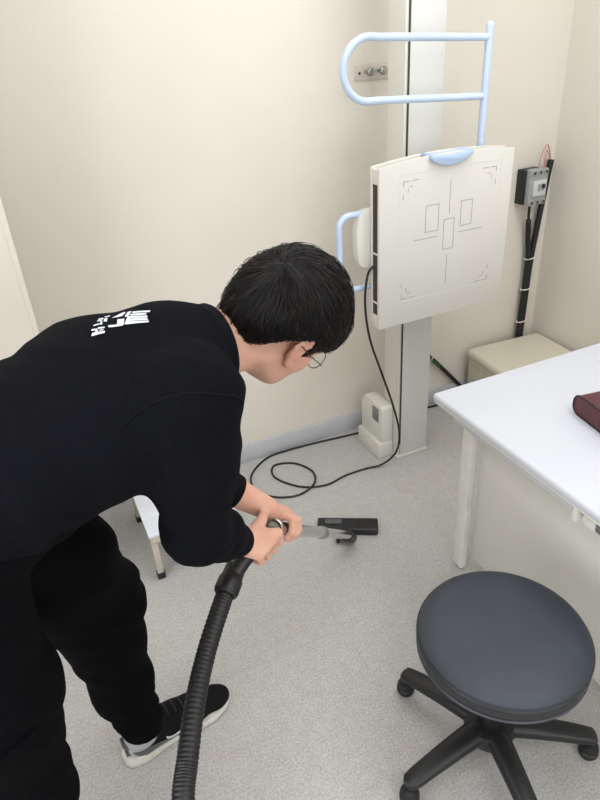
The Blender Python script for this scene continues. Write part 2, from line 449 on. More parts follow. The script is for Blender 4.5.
# overhead grab bar (the two rails droop a little towards the post)
YH = 1.825; ry = .0125
b = MB(); b.tube([V((1.488, YH, 1.19)), V((1.491, YH, 1.608))], ry, 20)
b.lathe([(ry, 0), (ry*.9, .006), (ry*.5, .011), (0, .0125)], org=(1.491, YH, 1.608), n=20)
zt, zb = 1.576, 1.410; xr_, xl = 1.490, 1.062; r_ = .0845; sl_ = .060
dz = lambda x: sl_*(xr_-x)
u = [V((xr_, YH, zt)), V((1.4, YH, zt+dz(1.4))), V((xl+.03, YH, zt+dz(xl+.03)))]
u += arc((xl, YH, (zt+zb)/2+dz(xl)), r_, 88, 272, 20, (1, 0, 0), (0, 0, 1))
u += [V((xl+.03, YH, zb+dz(xl+.03))), V((1.4, YH, zb+dz(1.4))), V((xr_, YH, zb))]
b.tube(u, .0112, 18)
b.build('overhead_grab_bar', 'blue', st)
# side grab bar
zt, zb, xl, rr = 1.108, .858, .950, .04
u = [V((1.10, YH, zt))]+arc((xl+rr, YH, zt-rr), rr, 90, 180, 8, (1, 0, 0), (0, 0, 1))+arc((xl+rr, YH, zb+rr), rr, 180, 270, 8, (1, 0, 0), (0, 0, 1))+[V((1.10, YH, zb))]
MB().tube(u, .0105, 16).build('side_grab_bar', 'blue', st)
# bracket carrying the bars
MB().box((1.09, YH-.018, .84), (1.20, YH+.016, 1.13), .004).build('bar_bracket', 'white_side', st)
MB().box((1.44, YH-.018, 1.10), (1.51, YH+.016, 1.21), .004).build('bar_bracket', 'white_side', st)

# wall plate with two knobs
wp = thing('wall_bracket_plate', 'small clear wall plate with two metal knobs behind the pale blue bar', 'wall bracket', loc=(1.315, YB, 1.48))
MB().box((1.243, YB-.006, 1.456), (1.392, YB, 1.508), .002).build('plate', 'plate', wp)
for x, r in ((1.288, .014), (1.340, .014)):
    MB().lathe([(.006, 0), (.006, .022), (r*.8, .024), (r, .030), (r, .042), (r*.7, .047), (0, .048)], V((0, -1, 0)), (x, YB-.004, 1.484), 24).build('knob', 'steel', wp)
MB().lathe([(.005, 0), (.005, .003), (0, .004)], V((0, -1, 0)), (1.262, YB-.004, 1.480), 16).build('screw', 'darkgap', wp)

# cable hanging from panel, looping over floor
cz_ = .0045
cp = [(1.068, 1.787, .93), (1.052, 1.79, .935), (1.035, 1.795, .90), (1.03, 1.80, .80), (1.06, 1.82, .66), (1.12, 1.84, .50), (1.185, 1.86, .33), (1.225, 1.87, .18), (1.215, 1.875, .08),
      (1.165, 1.90, .02), (1.10, 1.925, cz_), (1.0, 1.925, cz_), (.90, 1.908, cz_), (.804, 1.950, cz_), (.737, 2.057, cz_), (.765, 2.137, cz_), (.848, 2.112, cz_), (.892, 2.02, cz_+.002), (.862, 1.935, cz_+.007),
      (.785, 1.905, cz_), (.706, 1.925, cz_), (.645, 1.985, cz_), (.632, 2.055, cz_), (.665, 2.135, cz_), (.760, 2.205, cz_), (.860, 2.214, cz_), (1.0, 2.205, cz_), (1.12, 2.190, cz_), (1.22, 2.180, cz_), (1.33, 2.185, cz_)]
tagm(MB().tube(spline(cp, 10), .0042, 10).build('cable', 'black_rub'), 'thin black cable hanging from the receptor panel and looping on the grey floor', 'cable')
b = MB(); b.tube(spline([(1.34, 2.205, .006), (1.45, 2.212, .006), (1.6, 2.205, .006), (1.8, 2.19, .006), (1.95, 2.17, .006)], 8), .005, 10)
tagm(b.build('floor_cable', 'black_rub'), 'dark cable lying along the foot of the back wall behind the stand column', 'cable')
gp = [(1.40, 2.222, .44), (1.50, 2.222, .36), (1.62, 2.222, .262), (1.72, 2.222, .155), (1.84, 2.222, .02)]
gc = thing('sleeved_cable', 'dark cable in green sleeving slanting down the back wall beside the stand', 'cable', loc=(1.62, 2.222, .26))
sp = spline(gp, 10); MB().tube(sp, .0095, 12).build('core', 'black_rub', gc)
MB().tube([p+V((-.004, -.005, -.002)) for p in sp[:26]], .0072, 10).build('green_sleeve', 'green', gc)
MB().tube(arc(gp[2], .0125, 0, 360, 20, (.55, 0, .83), (0, 1, 0)), .002, 8, closed=False).build('cable_tie', 'tie', gc)

# ------------------------------------------------------------------ breaker and its cable bundle
BX0, BX1, BZ0, BZ1 = 2.040, 2.142, .905, 1.055
br = thing('circuit_breaker', 'grey three pole circuit breaker mounted on the back wall near the right corner', 'circuit breaker', loc=(2.09, YB, .98))
MB().box((BX0-.004, YB-.050, BZ0+.002), (BX1-.01, YB-.0005, BZ1-.004), .004).build('mounting_base', 'black_pl', br)
MB().box((BX0+.006, YB-.075, BZ0), (BX1, YB-.043, BZ1), .004).build('body', 'breaker', br)
MB().box((BX0+.022, YB-.083, BZ0+.040), (BX1-.012, YB-.073, BZ1-.045), .002).build('face_plate', 'breaker_face', br)
b = MB(); b.box((BX0+.045, YB-.085, .965), (BX0+.058, YB-.082, .995)); b.box((BX0+.062, YB-.085, .968), (BX0+.078, YB-.0825, .974)); b.build('rating_print', 'line', br, False)
MB().box((BX0+.064, YB-.094, .977), (BX0+.076, YB-.082, .994), .002).build('toggle', 'black_pl', br)
for z in (BZ0, BZ1-.026):
    for k in range(3):
        x = BX0+.022+k*.032
        t = MB(); t.box((x-.011, YB-.080, z+.002), (x+.011, YB-.070, z+.024), .002)
        t = t.build('terminal', 'breaker', br)
        MB().lathe([(.0065, 0), (.0065, .003), (0, .0032)], V((0, -1, 0)), (x, YB-.0795, z+.013), 14).build('terminal_screw', 'slot', br)
bc = thing('cable_bundle', 'thick black cable bundle tied with white ties running down from the circuit breaker', 'cable', loc=(2.13, 2.22, .6))
yb = 2.212
b = MB(); b.tube(spline([(2.192, yb, 1.075), (2.185, yb, 1.02), (2.172, yb, .90), (2.158, yb, .76), (2.146, yb, .62), (2.142, yb, .40), (2.138, yb, .12)], 10), .0135, 14).build('main_cable', 'black_rub', bc)
b = MB(); b.tube(spline([(2.074, yb-.03, .895), (2.084, yb-.02, .86), (2.098, yb-.01, .82), (2.112, yb-.004, .74), (2.126, yb-.004, .64), (2.128, yb, .40), (2.124, yb, .12)], 10), lambda i, t: .006 if t < .30 else .012, 14).build('branch_cable', 'black_rub', bc)
for z, x in ((.648, 2.138), (.50, 2.136), (.335, 2.134)):
    MB().tube([V((x+.026*math.cos(a), yb+.0165*math.sin(a), z+.002*math.cos(a))) for a in [2*math.pi*k/24 for k in range(24)]], .0028, 8, closed=True).build('cable_tie', 'tie', bc)
b = MB(); b.tube(spline([(2.093, yb-.035, 1.05), (2.100, yb-.035, 1.10), (2.135, yb-.02, 1.142), (2.172, yb, 1.125), (2.192, yb, 1.07)], 10), .0024, 8)
b.tube(spline([(2.126, yb-.035, 1.05), (2.122, yb-.035, 1.09), (2.140, yb-.02, 1.118), (2.170, yb, 1.108), (2.190, yb, 1.07)], 10), .0024, 8)
b.build('pink_wires', 'pink', bc)

# ------------------------------------------------------------------ beige cabinet
BZT = .268
cb = thing('equipment_cabinet', 'low beige metal equipment cabinet with rounded lid edges in the right corner behind the desk', 'cabinet', loc=(2.06, 1.8, 0))
rotm = Matrix.Rotation(math.radians(-3.5), 3, 'Z')
pv = (2.06, 1.8, 0)
MB().box((1.800, 1.36, .008), (2.190, 2.188, BZT-.035), .012, 3, rotm, pv).build('body', 'beige', cb)
MB().box((1.788, 1.35, BZT-.050), (2.202, 2.196, BZT), .022, 5, rotm, pv).build('lid', 'beige', cb)
b = MB()
for k, wd in enumerate((.012, .010, .014, .010, .012)):
    y = 2.15-k*.020-(0.02 if k > 2 else 0); b.box((1.7988, y-wd, BZT-.075), (1.8002, y, BZT-.067), 0, 2, rotm, pv)
b.build('faint_lettering', 'steplegs', cb, False)
for x in (1.90, 2.15):
    for y in (1.40, 2.14): MB().cyl((x, y, 0), (x, y, .012), .015).build('foot', 'black_rub', cb)

# ------------------------------------------------------------------ desk
DZ, DX0, DX1, DY0, DY1 = .70, .985, 1.72, .08, 1.335
dk = thing('desk', 'large white desk with rounded top edges at the right side', 'desk', loc=(1.35, .7, 0))
b = MB(); b.box((DX0, DY0, DZ-.026), (DX1, DY1, DZ), .010, 4); b.build('tabletop', 'desk_top', dk)
MB().box((DX0+.004, DY0+.004, DZ-.032), (DX1-.004, DY1-.004, DZ-.022), .004, 3).build('edge_moulding', 'desk_side', dk)
PXD = 1.125
for x in (PXD-.034, DX1-.06):
    for y in (DY1-.066, DY0+.03):
        MB().box((x, y, .004), (x+.026, y+.046, DZ-.030), .005, 3).build('leg', 'desk_leg', dk)
MB().box((PXD+.006, DY0+.06, .045), (PXD+.016, DY1-.064, DZ-.062), .002).build('modesty_panel', 'desk_panel', dk)
MB().box((DX0+.012, .80, DZ-.050), (DX0+.022, DY1-.085, DZ-.031), .001).build('edge_rail', 'base', dk)
b = MB(); b.prism([(PXD-.075, DZ-.052), (PXD-.075, DZ-.046), (PXD-.063, DZ-.046), (PXD-.063, DZ-.031), (PXD+.014, DZ-.031), (PXD+.014, DZ-.060), (PXD+.004, DZ-.060), (PXD+.004, DZ-.052)], 'y', .80, DY1-.070)
b.build('upper_rail', 'desk_leg', dk, False)
MB().box((DX0+.012, .786, DZ-.075), (PXD+.004, .799, DZ-.031), .001).build('rail_bracket', 'desk_leg', dk)
MB().box((DX0+.020, .735, DZ-.070), (PXD+.004, .775, DZ-.031), .001).build('rail_bracket', 'desk_leg', dk)
MB().box((DX0+.012, .15, DZ-.060), (PXD+.004, .733, DZ-.031), .002).build('cable_tray', 'steel', dk)
# far side rails and drawers on the seated side
for y_ in (DY1-.060, DY0+.045): MB().box((PXD-.008, y_, DZ-.09), (DX1-.03, y_+.015, DZ-.031), .002).build('end_rail', 'desk_leg', dk)
for x in (PXD-.021, DX1-.047):
    for y in (DY1-.043, DY0+.053): MB().cyl((x, y, 0), (x, y, .006), .011).build('foot_glide', 'black_rub', dk)

# maroon leather case on the desk
lc = thing('leather_case', 'maroon leather case with rounded ends and black piping lying on the white desk', 'case', loc=(1.35, .95, DZ))
rot = Matrix.Rotation(math.radians(-9), 3, 'Z'); pv = (1.25, 1.05, DZ)
def rrect(y0, y1, z0, z1, r, n=7):
    o = []
    for (cy, cz2, a0) in ((y1-r, z1-r, 0), (y0+r, z1-r, 90), (y0+r, z0+r, 180), (y1-r, z0+r, 270)):
        for k in range(n+1):
            a = math.radians(a0+90*k/n); o.append((cy+r*math.cos(a), cz2+r*math.sin(a)))
    return o
prof = rrect(.80, 1.062, DZ+.003, DZ+.058, .024)
lx0, lx1 = 1.245, 1.44
b = MB(); b.prism(prof, 'x', lx0, lx1, 0)
for v in b.bm.verts: v.co = rot @ (v.co-V(pv))+V(pv)
b.build('body', 'maroon', lc)
for xx in (lx0, lx1):
    b = MB(); b.tube([V((xx, y, z)) for y, z in prof], .0026, 8, closed=True)
    for v in b.bm.verts: v.co = rot @ (v.co-V(pv))+V(pv)
    b.build('piping', 'piping', lc)

# ------------------------------------------------------------------ stool
sx, sy = .769, .732
sl = thing('stool', 'round black padded swivel stool on a five spoke castor base in front of the desk', 'stool', loc=(sx, sy, 0))
R = .1905
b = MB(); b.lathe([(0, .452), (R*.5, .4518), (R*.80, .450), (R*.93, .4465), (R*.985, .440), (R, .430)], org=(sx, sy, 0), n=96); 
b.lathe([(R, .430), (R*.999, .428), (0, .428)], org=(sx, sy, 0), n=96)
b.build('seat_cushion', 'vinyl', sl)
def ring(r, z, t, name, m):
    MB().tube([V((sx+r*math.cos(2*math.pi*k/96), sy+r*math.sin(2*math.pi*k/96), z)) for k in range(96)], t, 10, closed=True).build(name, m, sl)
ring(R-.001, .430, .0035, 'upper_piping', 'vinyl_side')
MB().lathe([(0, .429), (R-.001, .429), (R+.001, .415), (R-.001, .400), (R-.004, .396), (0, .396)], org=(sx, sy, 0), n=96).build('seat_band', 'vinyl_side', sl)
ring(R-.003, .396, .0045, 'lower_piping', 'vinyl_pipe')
MB().lathe([(0, .392), (R-.02, .392), (R-.03, .386), (.04, .384), (0, .384)], org=(sx, sy, 0), n=64).build('seat_base', 'black_pl', sl)
MB().lathe([(0, .388), (.045, .388), (.045, .36), (.026, .345), (.026, .20), (.032, .198), (.032, .105), (0, .105)], org=(sx, sy, 0), n=32).build('gas_column', 'black_pl', sl)
MB().lathe([(0, .125), (.035, .125), (.058, .120), (.064, .10), (.058, .072), (0, .066)], org=(sx, sy, 0), n=40).build('hub', 'black_pl', sl)
a0 = math.atan2(.965-sy, .671-sx)
for k in range(5):
    a = a0+k*2*math.pi/5; d = V((math.cos(a), math.sin(a), 0)); s_ = V((-d.y, d.x, 0)); c = V((sx, sy, 0))
    b = MB(); rings = []
    N = 14
    for i in range(N+1):
        t = i/N; r = .030+.234*(t if i < N-1 else (.955 if i == N-1 else .985))
        zc = .104-.030*t**1.6; hw = .031-.009*t; hh = .021-.006*t
        if i == N: hw *= .6; hh *= .6
        if i == N-1: hw *= .9; hh *= .9
        ringv = []
        for q in range(16):
            an = 2*math.pi*q/16; cu = math.copysign(abs(math.cos(an))**.7, math.cos(an)); su = math.copysign(abs(math.sin(an))**.7, math.sin(an))
            ringv.append(b.bm.verts.new(c+d*r+s_*hw*cu+V((0, 0, zc+hh*su))))
        rings.append(ringv)
    for A, B in zip(rings, rings[1:]):
        for q in range(16): b.bm.faces.new((A[q], A[(q+1) % 16], B[(q+1) % 16], B[q]))
    b.bm.faces.new(rings[0]); b.bm.faces.new(rings[-1])
    sp_ = b.build('spoke', 'black_pl', sl)
    p = c+d*.250
    g = MB(); g.lathe([(0, .062), (.009, .062), (.009, .050), (.019, .046), (.023, .036), (.0235, .032), (.020, .029), (.0245, .024), (.0245, .014), (.020, .004), (.014, 0), (0, 0)], org=p, n=28)
    g.build('castor_foot', 'black_rub', sl)

# ------------------------------------------------------------------ low step behind the person
ls = thing('step_stool', 'low white step stool with black tipped legs half hidden behind the person', 'step stool', loc=(.28, 1.9, 0))
SX0, SX1, SY0, SY1, SZ = .150, .46, 1.715, 2.09, .205
MB().box((SX0, SY0, SZ-.012), (SX1, SY1, SZ), .003).build('tread', 'stepwhite', ls)
b = MB()
b.box((SX0+.004, SY0+.003, SZ-.040), (SX1-.004, SY0+.015, SZ-.011), .002); b.box((SX0+.004, SY1-.015, SZ-.040), (SX1-.004, SY1-.003, SZ-.011), .002)
b.box((SX0+.003, SY0+.004, SZ-.040), (SX0+.013, SY1-.004, SZ-.011), .002); b.box((SX1-.013, SY0+.004, SZ-.040), (SX1-.003, SY1-.004, SZ-.011), .002)
b.build('skirt', 'steplegs', ls)
for x in (SX0+.004, SX1-.030):
    for y in (SY0+.008, SY1-.030):
        lg = MB().box((x, y, .022), (x+.022, y+.022, SZ-.03), .003).build('leg', 'steplegs', ls)
        MB().box((x-.003, y-.003, 0), (x+.025, y+.025, .026), .003).build('rubber_tip', 'black_rub', ls)

# ------------------------------------------------------------------ the person
pr_ = thing('person', 'person in black sweatshirt and black trousers bending forward with both hands on the vacuum cleaner', 'person', loc=(-.1, .98, 0))
A3 = np.array
# skeleton (metres)
HIP = A3((-.235, .955, .93)); HR = A3((-.245, .86, .90)); HL = A3((-.235, 1.055, .90))
CH = A3((.07, 1.00, 1.118)); NB = A3((.258, .996, 1.172))
SHR = A3((.182, .846, 1.172)); ELR = A3((.156, .866, .900)); WRR = A3((.262, .985, .732))
SHL = A3((.215, 1.150, 1.086)); ELL = A3((.175, 1.150, .870)); WRL = A3((.362, 1.088, .704))
KNL = A3((-.028, 1.185, .520)); ANL = A3((-.028, 1.128, .095)); MDL = A3((-.086, 1.110, .735)); MDR = A3((-.232, .850, .720))
KNR = A3((-.251, .832, .453)); ANR = A3((-.30, .80, .095))
Hc = A3((.4085, 1.0070, 1.1860)); hn = A3((.6579, .1599, -.7359)); hr = A3((-.0892, -.9537, -.2871)); hh = A3((.7478, -.2545, .6132))
hp = lambda n, r, h: Hc+hn*n+hr*r+hh*h
HA = np.array([hn, hr, hh])
LAT = A3((0, 1, .02))

# vacuum wand geometry (the hands close on it)
WT = A3((.362, 1.051, .673)); WJ = A3((.822, 1.545, .055))
WD = (WJ-WT)/np.linalg.norm(WJ-WT)
HCUFF = A3((.236, .992, .635)); HG = A3((.312, 1.020, .680))      # handle: hose cuff, grip centre

xs = axis_pts(-.45, .60, .010, [(.235, .56, .0030)])
ys = axis_pts(.62, 1.34, .010, [(.885, 1.20, .0030)])
zs = axis_pts(-.01, 1.36, .010, [(.585, .80, .0030), (1.03, 1.34, .0030)])
B_ = Field(xs, ys, zs)
# trunk and limbs
B_.econe(HIP, HIP*.5+CH*.5+A3((0, 0, .055)), LAT, (.145, .085), (.140, .080), .03)
B_.econe(HIP*.5+CH*.5+A3((0, 0, .062)), CH, LAT, (.140, .080), (.17, .11), .03)
B_.econe(CH, NB-A3((.05, 0, 0)), LAT, (.17, .11), (.09, .07), .03)
for s_, e_, w_ in ((SHR, ELR, WRR), (SHL, ELL, WRL)):
    B_.cone(CH*.3+NB*.7, s_, .06, .052, .04)
    B_.chain([s_, s_*.6+e_*.4, e_], [.052, .046, .038], .02)
    m_ = e_*.65+w_*.35
    B_.chain([e_, m_, w_], [.039, .040, .0265], .02)
for h_, k_, a_, m0 in ((HR, KNR, ANR, MDR), (HL, KNL, ANL, MDL)):
    B_.chain([h_, m0, k_], [.088, .075, .055], .03)
    B_.chain([k_, k_*.65+a_*.35, a_], [.050, .046, .032], .02)
    B_.cone(a_, a_+A3((.12, .024, -.060)), .028, .020, .01)
    B_.cone(a_, a_+A3((-.025, 0, -.055)), .030, .022, .01)
# neck
nk0 = NB+A3((-.02, 0, .0)); nk1 = hp(-.025, 0, -.06)
B_.cone(nk0, nk1, .062, .057, .03)
# head
B_.ell(hp(-.012, 0, .035), HA, (.094, .076, .090), .02)
B_.ell(hp(.020, 0, -.030), HA, (.070, .063, .088), .03)
B_.ell(hp(.045, 0, -.075), HA, (.045, .046, .042), .03)                 # jaw
B_.ell(hp(.070, 0, -.103), HA, (.020, .022, .018), .02)                 # chin
for sg in (-1, 1):
    B_.ell(hp(.052, sg*.040, -.030), HA, (.026, .024, .026), .02)       # cheek
    B_.cone(hp(.078, sg*.012, .022), hp(.066, sg*.044, .022), .010, .009, .012)   # brow ridge
    B_.cone(hp(-.010, sg*.048, -.058), hp(.050, sg*.034, -.090), .016, .014, .02)  # jaw line
    B_.ell(hp(.086, sg*.030, .000), HA, (.012, .015, .010), .008, 'sub')    # eye socket
    B_.ell(hp(.073, sg*.030, .001), HA, (.0145, .016, .0125), .004)       # lids
B_.cone(hp(.086, 0, .012), hp(.109, 0, -.030), .0075, .0100, .008)       # nose
for sg in (-1, 1): B_.ell(hp(.096, sg*.0125, -.035), HA, (.011, .0080, .0075), .006)
B_.ell(hp(.074, 0, -.062), HA, (.015, .023, .012), .010)                # mouth
# ears
for sg in (-1, 1):
    ea = A3((0, 0, 0))
    P = [(.026, .070, -.044), (.012, .075, -.036), (-.002, .081, -.020), (-.011, .085, -.002), (-.012, .087, .012), (-.003, .086, .022), (.010, .082, .022), (.019, .077, .012)]
    P = [hp(a, sg*bq, c) for a, bq, c in P]
    B_.chain(P, [.0062, .0052, .0045, .0043, .0043, .0043, .0042, .004], .003)
    B_.ell(hp(.008, sg*.076, -.008), HA, (.015, .0055, .027), .006)
    B_.ell(hp(.012, sg*.0835, -.006), HA, (.008, .006, .013), .004, 'sub')
    B_.ell(hp(.020, sg*.073, -.040), HA, (.008, .006, .009), .006)

def grip(axis, cen, e0, wrist, rho, order, thumb_phi, thumb_s, sgn=1, spread=.0205, stretch=1.0):
    """a hand closed on a bar. e0: direction of the back of the hand; fingers wrap towards axis x e0 * sgn"""
    axis = axis/np.linalg.norm(axis); e0 = e0-axis*(e0 @ axis); e0 /= np.linalg.norm(e0); e1 = np.cross(axis, e0)*sgn
    P = lambda ph, R, s: cen+axis*s+(e0*math.cos(math.radians(ph))+e1*math.sin(math.radians(ph)))*R
    H = Field.uni(np.minimum(cen, wrist)-.10, np.maximum(cen, wrist)+.10, .0016)
    nails = []
    lens = [.95, 1.0, .96, .82]; rads = [.0088, .0090, .0086, .0076]
    mcps = []
    for i in range(4):
        s = order*(1.5-i)*spread; r = rads[i]*1.02; R = rho+r*.92; L = lens[i]*stretch
        q = [P(28, R+.012, s*1.02), P(28+58*L, R+.009, s), P(28+112*L, R+.003, s*.97), P(28+112*L+44, R+.0005, s*.95)]
        mcps.append(q[0])
        H.chain(q, [r*1.12, r*1.02, r*.93, r*.80], .0022)
        for j in (1, 2): H.ell(q[j], np.eye(3), (r*1.08,)*3, .002)      # knuckle bends
        nails.append((q[3], (q[3]-q[2]), P(28+112*L+40, 1, s)-cen-axis*s))
    Pm = Field.uni(H_lo(H), H_hi(H), .0016) if False else None
    G = Field(H.x, H.y, H.z)
    wu = axis*order
    for i in range(4):
        base = wrist+axis*order*(1.5-i)*.0105+(cen-wrist)*.12
        G.cone(base, mcps[i], .0150, .0118, .014)
        G.ell(mcps[i], np.eye(3), (.0118,)*3, .004)
    # thumb: from the side of the palm near the wrist, over the bar
    tb = wrist+axis*order*.018+(cen-wrist)*.30
    t1 = P(thumb_phi*.55, rho+.020, order*thumb_s*.55); t2 = P(thumb_phi*.95, rho+.0125, order*thumb_s*.9); t3 = P(thumb_phi*1.35, rho+.010, order*thumb_s*1.05)
    G.chain([tb, t1], [.0155, .0125], .012); G.chain([t1, t2, t3], [.0122, .0104, .0085], .003)
    nails.append((t3, t3-t2, P(thumb_phi*1.3, 1, 0)-cen))
    G.put(H.F, (slice(None),)*3, .0045)
    return G, nails
def resample(dst, src):
    """smooth-union a fine local field into the body grid (trilinear)"""
    lo = A3((src.x[0], src.y[0], src.z[0])); hi = A3((src.x[-1], src.y[-1], src.z[-1]))
    sl, P = dst.block(lo+.004, hi-.004)
    h = src.x[1]-src.x[0]
    q = (P-lo)/h; q = np.clip(q, 0, A3(src.F.shape)-1.001); i = q.astype(int); f = q-i
    v = 0
    for a in (0, 1):
        for b2 in (0, 1):
            for c in (0, 1):
                wgt = (f[..., 0] if a else 1-f[..., 0])*(f[..., 1] if b2 else 1-f[..., 1])*(f[..., 2] if c else 1-f[..., 2])
                v = v+wgt*src.F[i[..., 0]+a, i[..., 1]+b2, i[..., 2]+c]
    dst.put(v, sl, .008)
Fv = A3((.3375, .7944, -.505))
gaR = WT-HCUFF
RG, nlR = grip(gaR, HG, A3((-.34, -.76, .55)), WRR, .0185, 1, -75, .055, sgn=1)
resample(B_, RG)
LC = WT+WD*.085
LG, nlL = grip(WD, LC, A3((-.35, .30, .85)), WRL, .0165, -1, -70, .05, sgn=1)
resample(B_, LG)
body = finish('body', B_.mesh('body', 1), 'skin'); place(body, pr_)

# nails
for tip, dr, out in nlR+nlL:
    tip = V(tip); d = V(dr).normalized(); o_ = V(out); o_ = (o_-d*o_.dot(d)).normalized(); sd = d.cross(o_)
    b = MB()
    g = [[b.bm.verts.new(tip+d*(-.003+.009*u_)+sd*(.0048*v_*(1-.25*u_*u_))+o_*(.0074-.0022*v_*v_-.0012*u_*u_)) for v_ in (-1, -.5, 0, .5, 1)] for u_ in (0, .35, .7, 1)]
    for r0, r1 in zip(g, g[1:]):
        for k in range(4): b.bm.faces.new((r0[k], r0[k+1], r1[k+1], r1[k]))
    nl = b.build('fingernail', 'nail', pr_)
# eyes, brows, lips
for sg in (-1, 1):
    c = hp(.0772, sg*.030, .000)
    MB().lathe([(0, -.0118), (.006, -.0102), (.0102, -.006), (.0118, 0), (.0102, .006), (.006, .0102), (0, .0118)], V(hn), V(c), 20).build('eye', 'eye', pr_)
    MB().lathe([(.0056, .0106), (.004, .0114), (0, .0122)], V(hn), V(c), 16).build('iris', 'iris', pr_)
    MB().tube(spline([V(hp(.0905, sg*.012, .016)), V(hp(.0885, sg*.030, .020)), V(hp(.0750, sg*.049, .016))], 6), lambda i, t: .0028*(1-.5*t), 8).build('eyebrow', 'hair', pr_)
b = MB(); b.tube(spline([V(hp(.0855, -.021, -.061)), V(hp(.093, 0, -.059)), V(hp(.0855, .021, -.061))], 6), lambda i, t: .0015+.0028*math.sin(math.pi*t), 8)
b.tube(spline([V(hp(.0855, -.019, -.066)), V(hp(.092, 0, -.069)), V(hp(.0855, .019, -.066))], 6), lambda i, t: .0015+.0034*math.sin(math.pi*t), 8)
b.build('lips', 'lips', pr_)

# hair: a shaped cap plus strands that run from the crown
SC = hp(-.014, 0, .034); SR = A3((.108, .089, .103))     # hair shell
def hairline(n, r):       # lowest h of the hair for a direction with these n,r (unit-ish coordinates)
    a = math.atan2(n, abs(r))     # +90 front, 0 side, -90 back
    a = math.degrees(a)
    pts = [(-90, -.112), (-60, -.086), (-39, -.045), (-21, -.001), (3, .027), (13, .024), (20, -.014), (28, -.024), (34, .014), (50, .010), (90, .010)]
    for (a0, v0), (a1, v1) in zip(pts, pts[1:]):
        if a <= a1: t = (a-a0)/(a1-a0); return v0+(v1-v0)*max(0, t)
    return pts[-1][1]
HF = Field.uni(SC-.15, SC+.15, .0035)
HF.ell(SC, HA, SR, .01)
HF.ell(hp(-.058, 0, -.012), HA, (.058, .072, .086), .03)
HF.ell(hp(.045, 0, .045), HA, (.058, .068, .052), .03)       # fringe
for sg in (-1, 1): HF.ell(hp(-.03, sg*.050, .015), HA, (.060, .036, .060), .03)
def cut(P, F):
    q = (P-Hc) @ HA.T
    n_, r_2, h_ = q[..., 0], np.abs(q[..., 1]), q[..., 2]
    a = np.degrees(np.arctan2(n_, r_2))
    px = [-90, -60, -39, -21, 3, 13, 20, 28, 34, 50, 90]; pv_ = [-.108, -.082, -.040, .003, .030, .027, -.010, -.020, .018, .014, .014]
    lim = np.interp(a, px, pv_)
    # hair is a shell; hollow below the skull
    return np.maximum(F, lim-h_)
HF.apply(cut)
cap = finish('hair', HF.mesh('hair', 2), 'hair'); place(cap, pr_)
# strands
tree = BVHTree.FromObject(cap, bpy.context.evaluated_depsgraph_get()) if False else BVHTree.FromPolygons([v.co.copy() for v in cap.data.vertices], [tuple(p.vertices) for p in cap.data.polygons])
wd = hp(-.080, .010, .062)-SC; wd /= np.linalg.norm(wd)
e1 = np.cross(wd, A3((0, 0, 1))); e1 /= np.linalg.norm(e1); e2 = np.cross(wd, e1)
sb = MB()
for i in range(3200):
    ph = rng.uniform(0, 2*math.pi); th0 = rng.uniform(0, 2.3); ln_ = rng.uniform(.35, .75); lift = rng.uniform(-.0006, .0030) if i % 6 else rng.uniform(.002, .0065)
    pts = []; swirl = rng.normal(0, .16); sw2 = .35
    for k in range(9):
        th = .03+th0+ln_*k/8
        p_ = ph+swirl*k/8+.9*math.exp(-th*1.6)
        d = wd*math.cos(th)+(e1*math.cos(p_)+e2*math.sin(p_))*math.sin(th)
        hit = tree.ray_cast(V(SC+d*.2), V(-d), .25)
        if hit[0] is None: break
        q = (np.array(hit[0])-Hc) @ HA.T
        lim = hairline(q[0], q[1])
        pos = np.array(hit[0])+d*(lift*math.sin(math.pi*.5*min(1, (k+.5)/5)))
        if q[2] < lim+.004:
            pts.append(V(pos-hh*rng.uniform(.002, .008))); break
        pts.append(V(pos))
    if len(pts) > 3:
        w0 = rng.uniform(.0006, .0012)
        sb.tube(pts, lambda i, t: w0*(1-.75*t), 4)
so = sb.build('strands', 'hair2', None, True, None, False)
place(so, pr_); so.parent = cap; so.location = (0, 0, 0)

# glasses
gl = None
b = MB(); cL = []
for sg in (-1, 1):
    c = V(hp(.099, sg*.033, -.010))
    ring_ = [c+V(hr)*.0235*math.cos(a)*1.0+V(hh)*.0205*math.sin(a)-V(hn)*.006*abs(math.cos(a))*(1 if sg*math.cos(a) > 0 else 0) for a in [2*math.pi*k/36 for k in range(36)]]
    b.tube(ring_, .0009, 8, closed=True)
    b.tube(spline([V(hp(.088, sg*.0565, -.008)), V(hp(.080, sg*.072, -.004)), V(hp(.03, sg*.080, .000)), V(hp(-.008, sg*.082, .004)), V(hp(-.024, sg*.081, -.012))], 8), .0010, 8)
b.tube(spline([V(hp(.094, -.0095, -.006)), V(hp(.0985, 0, -.003)), V(hp(.094, .0095, -.006))], 6), .0009, 8)
gl = b.build('eyeglasses', 'wire', pr_)

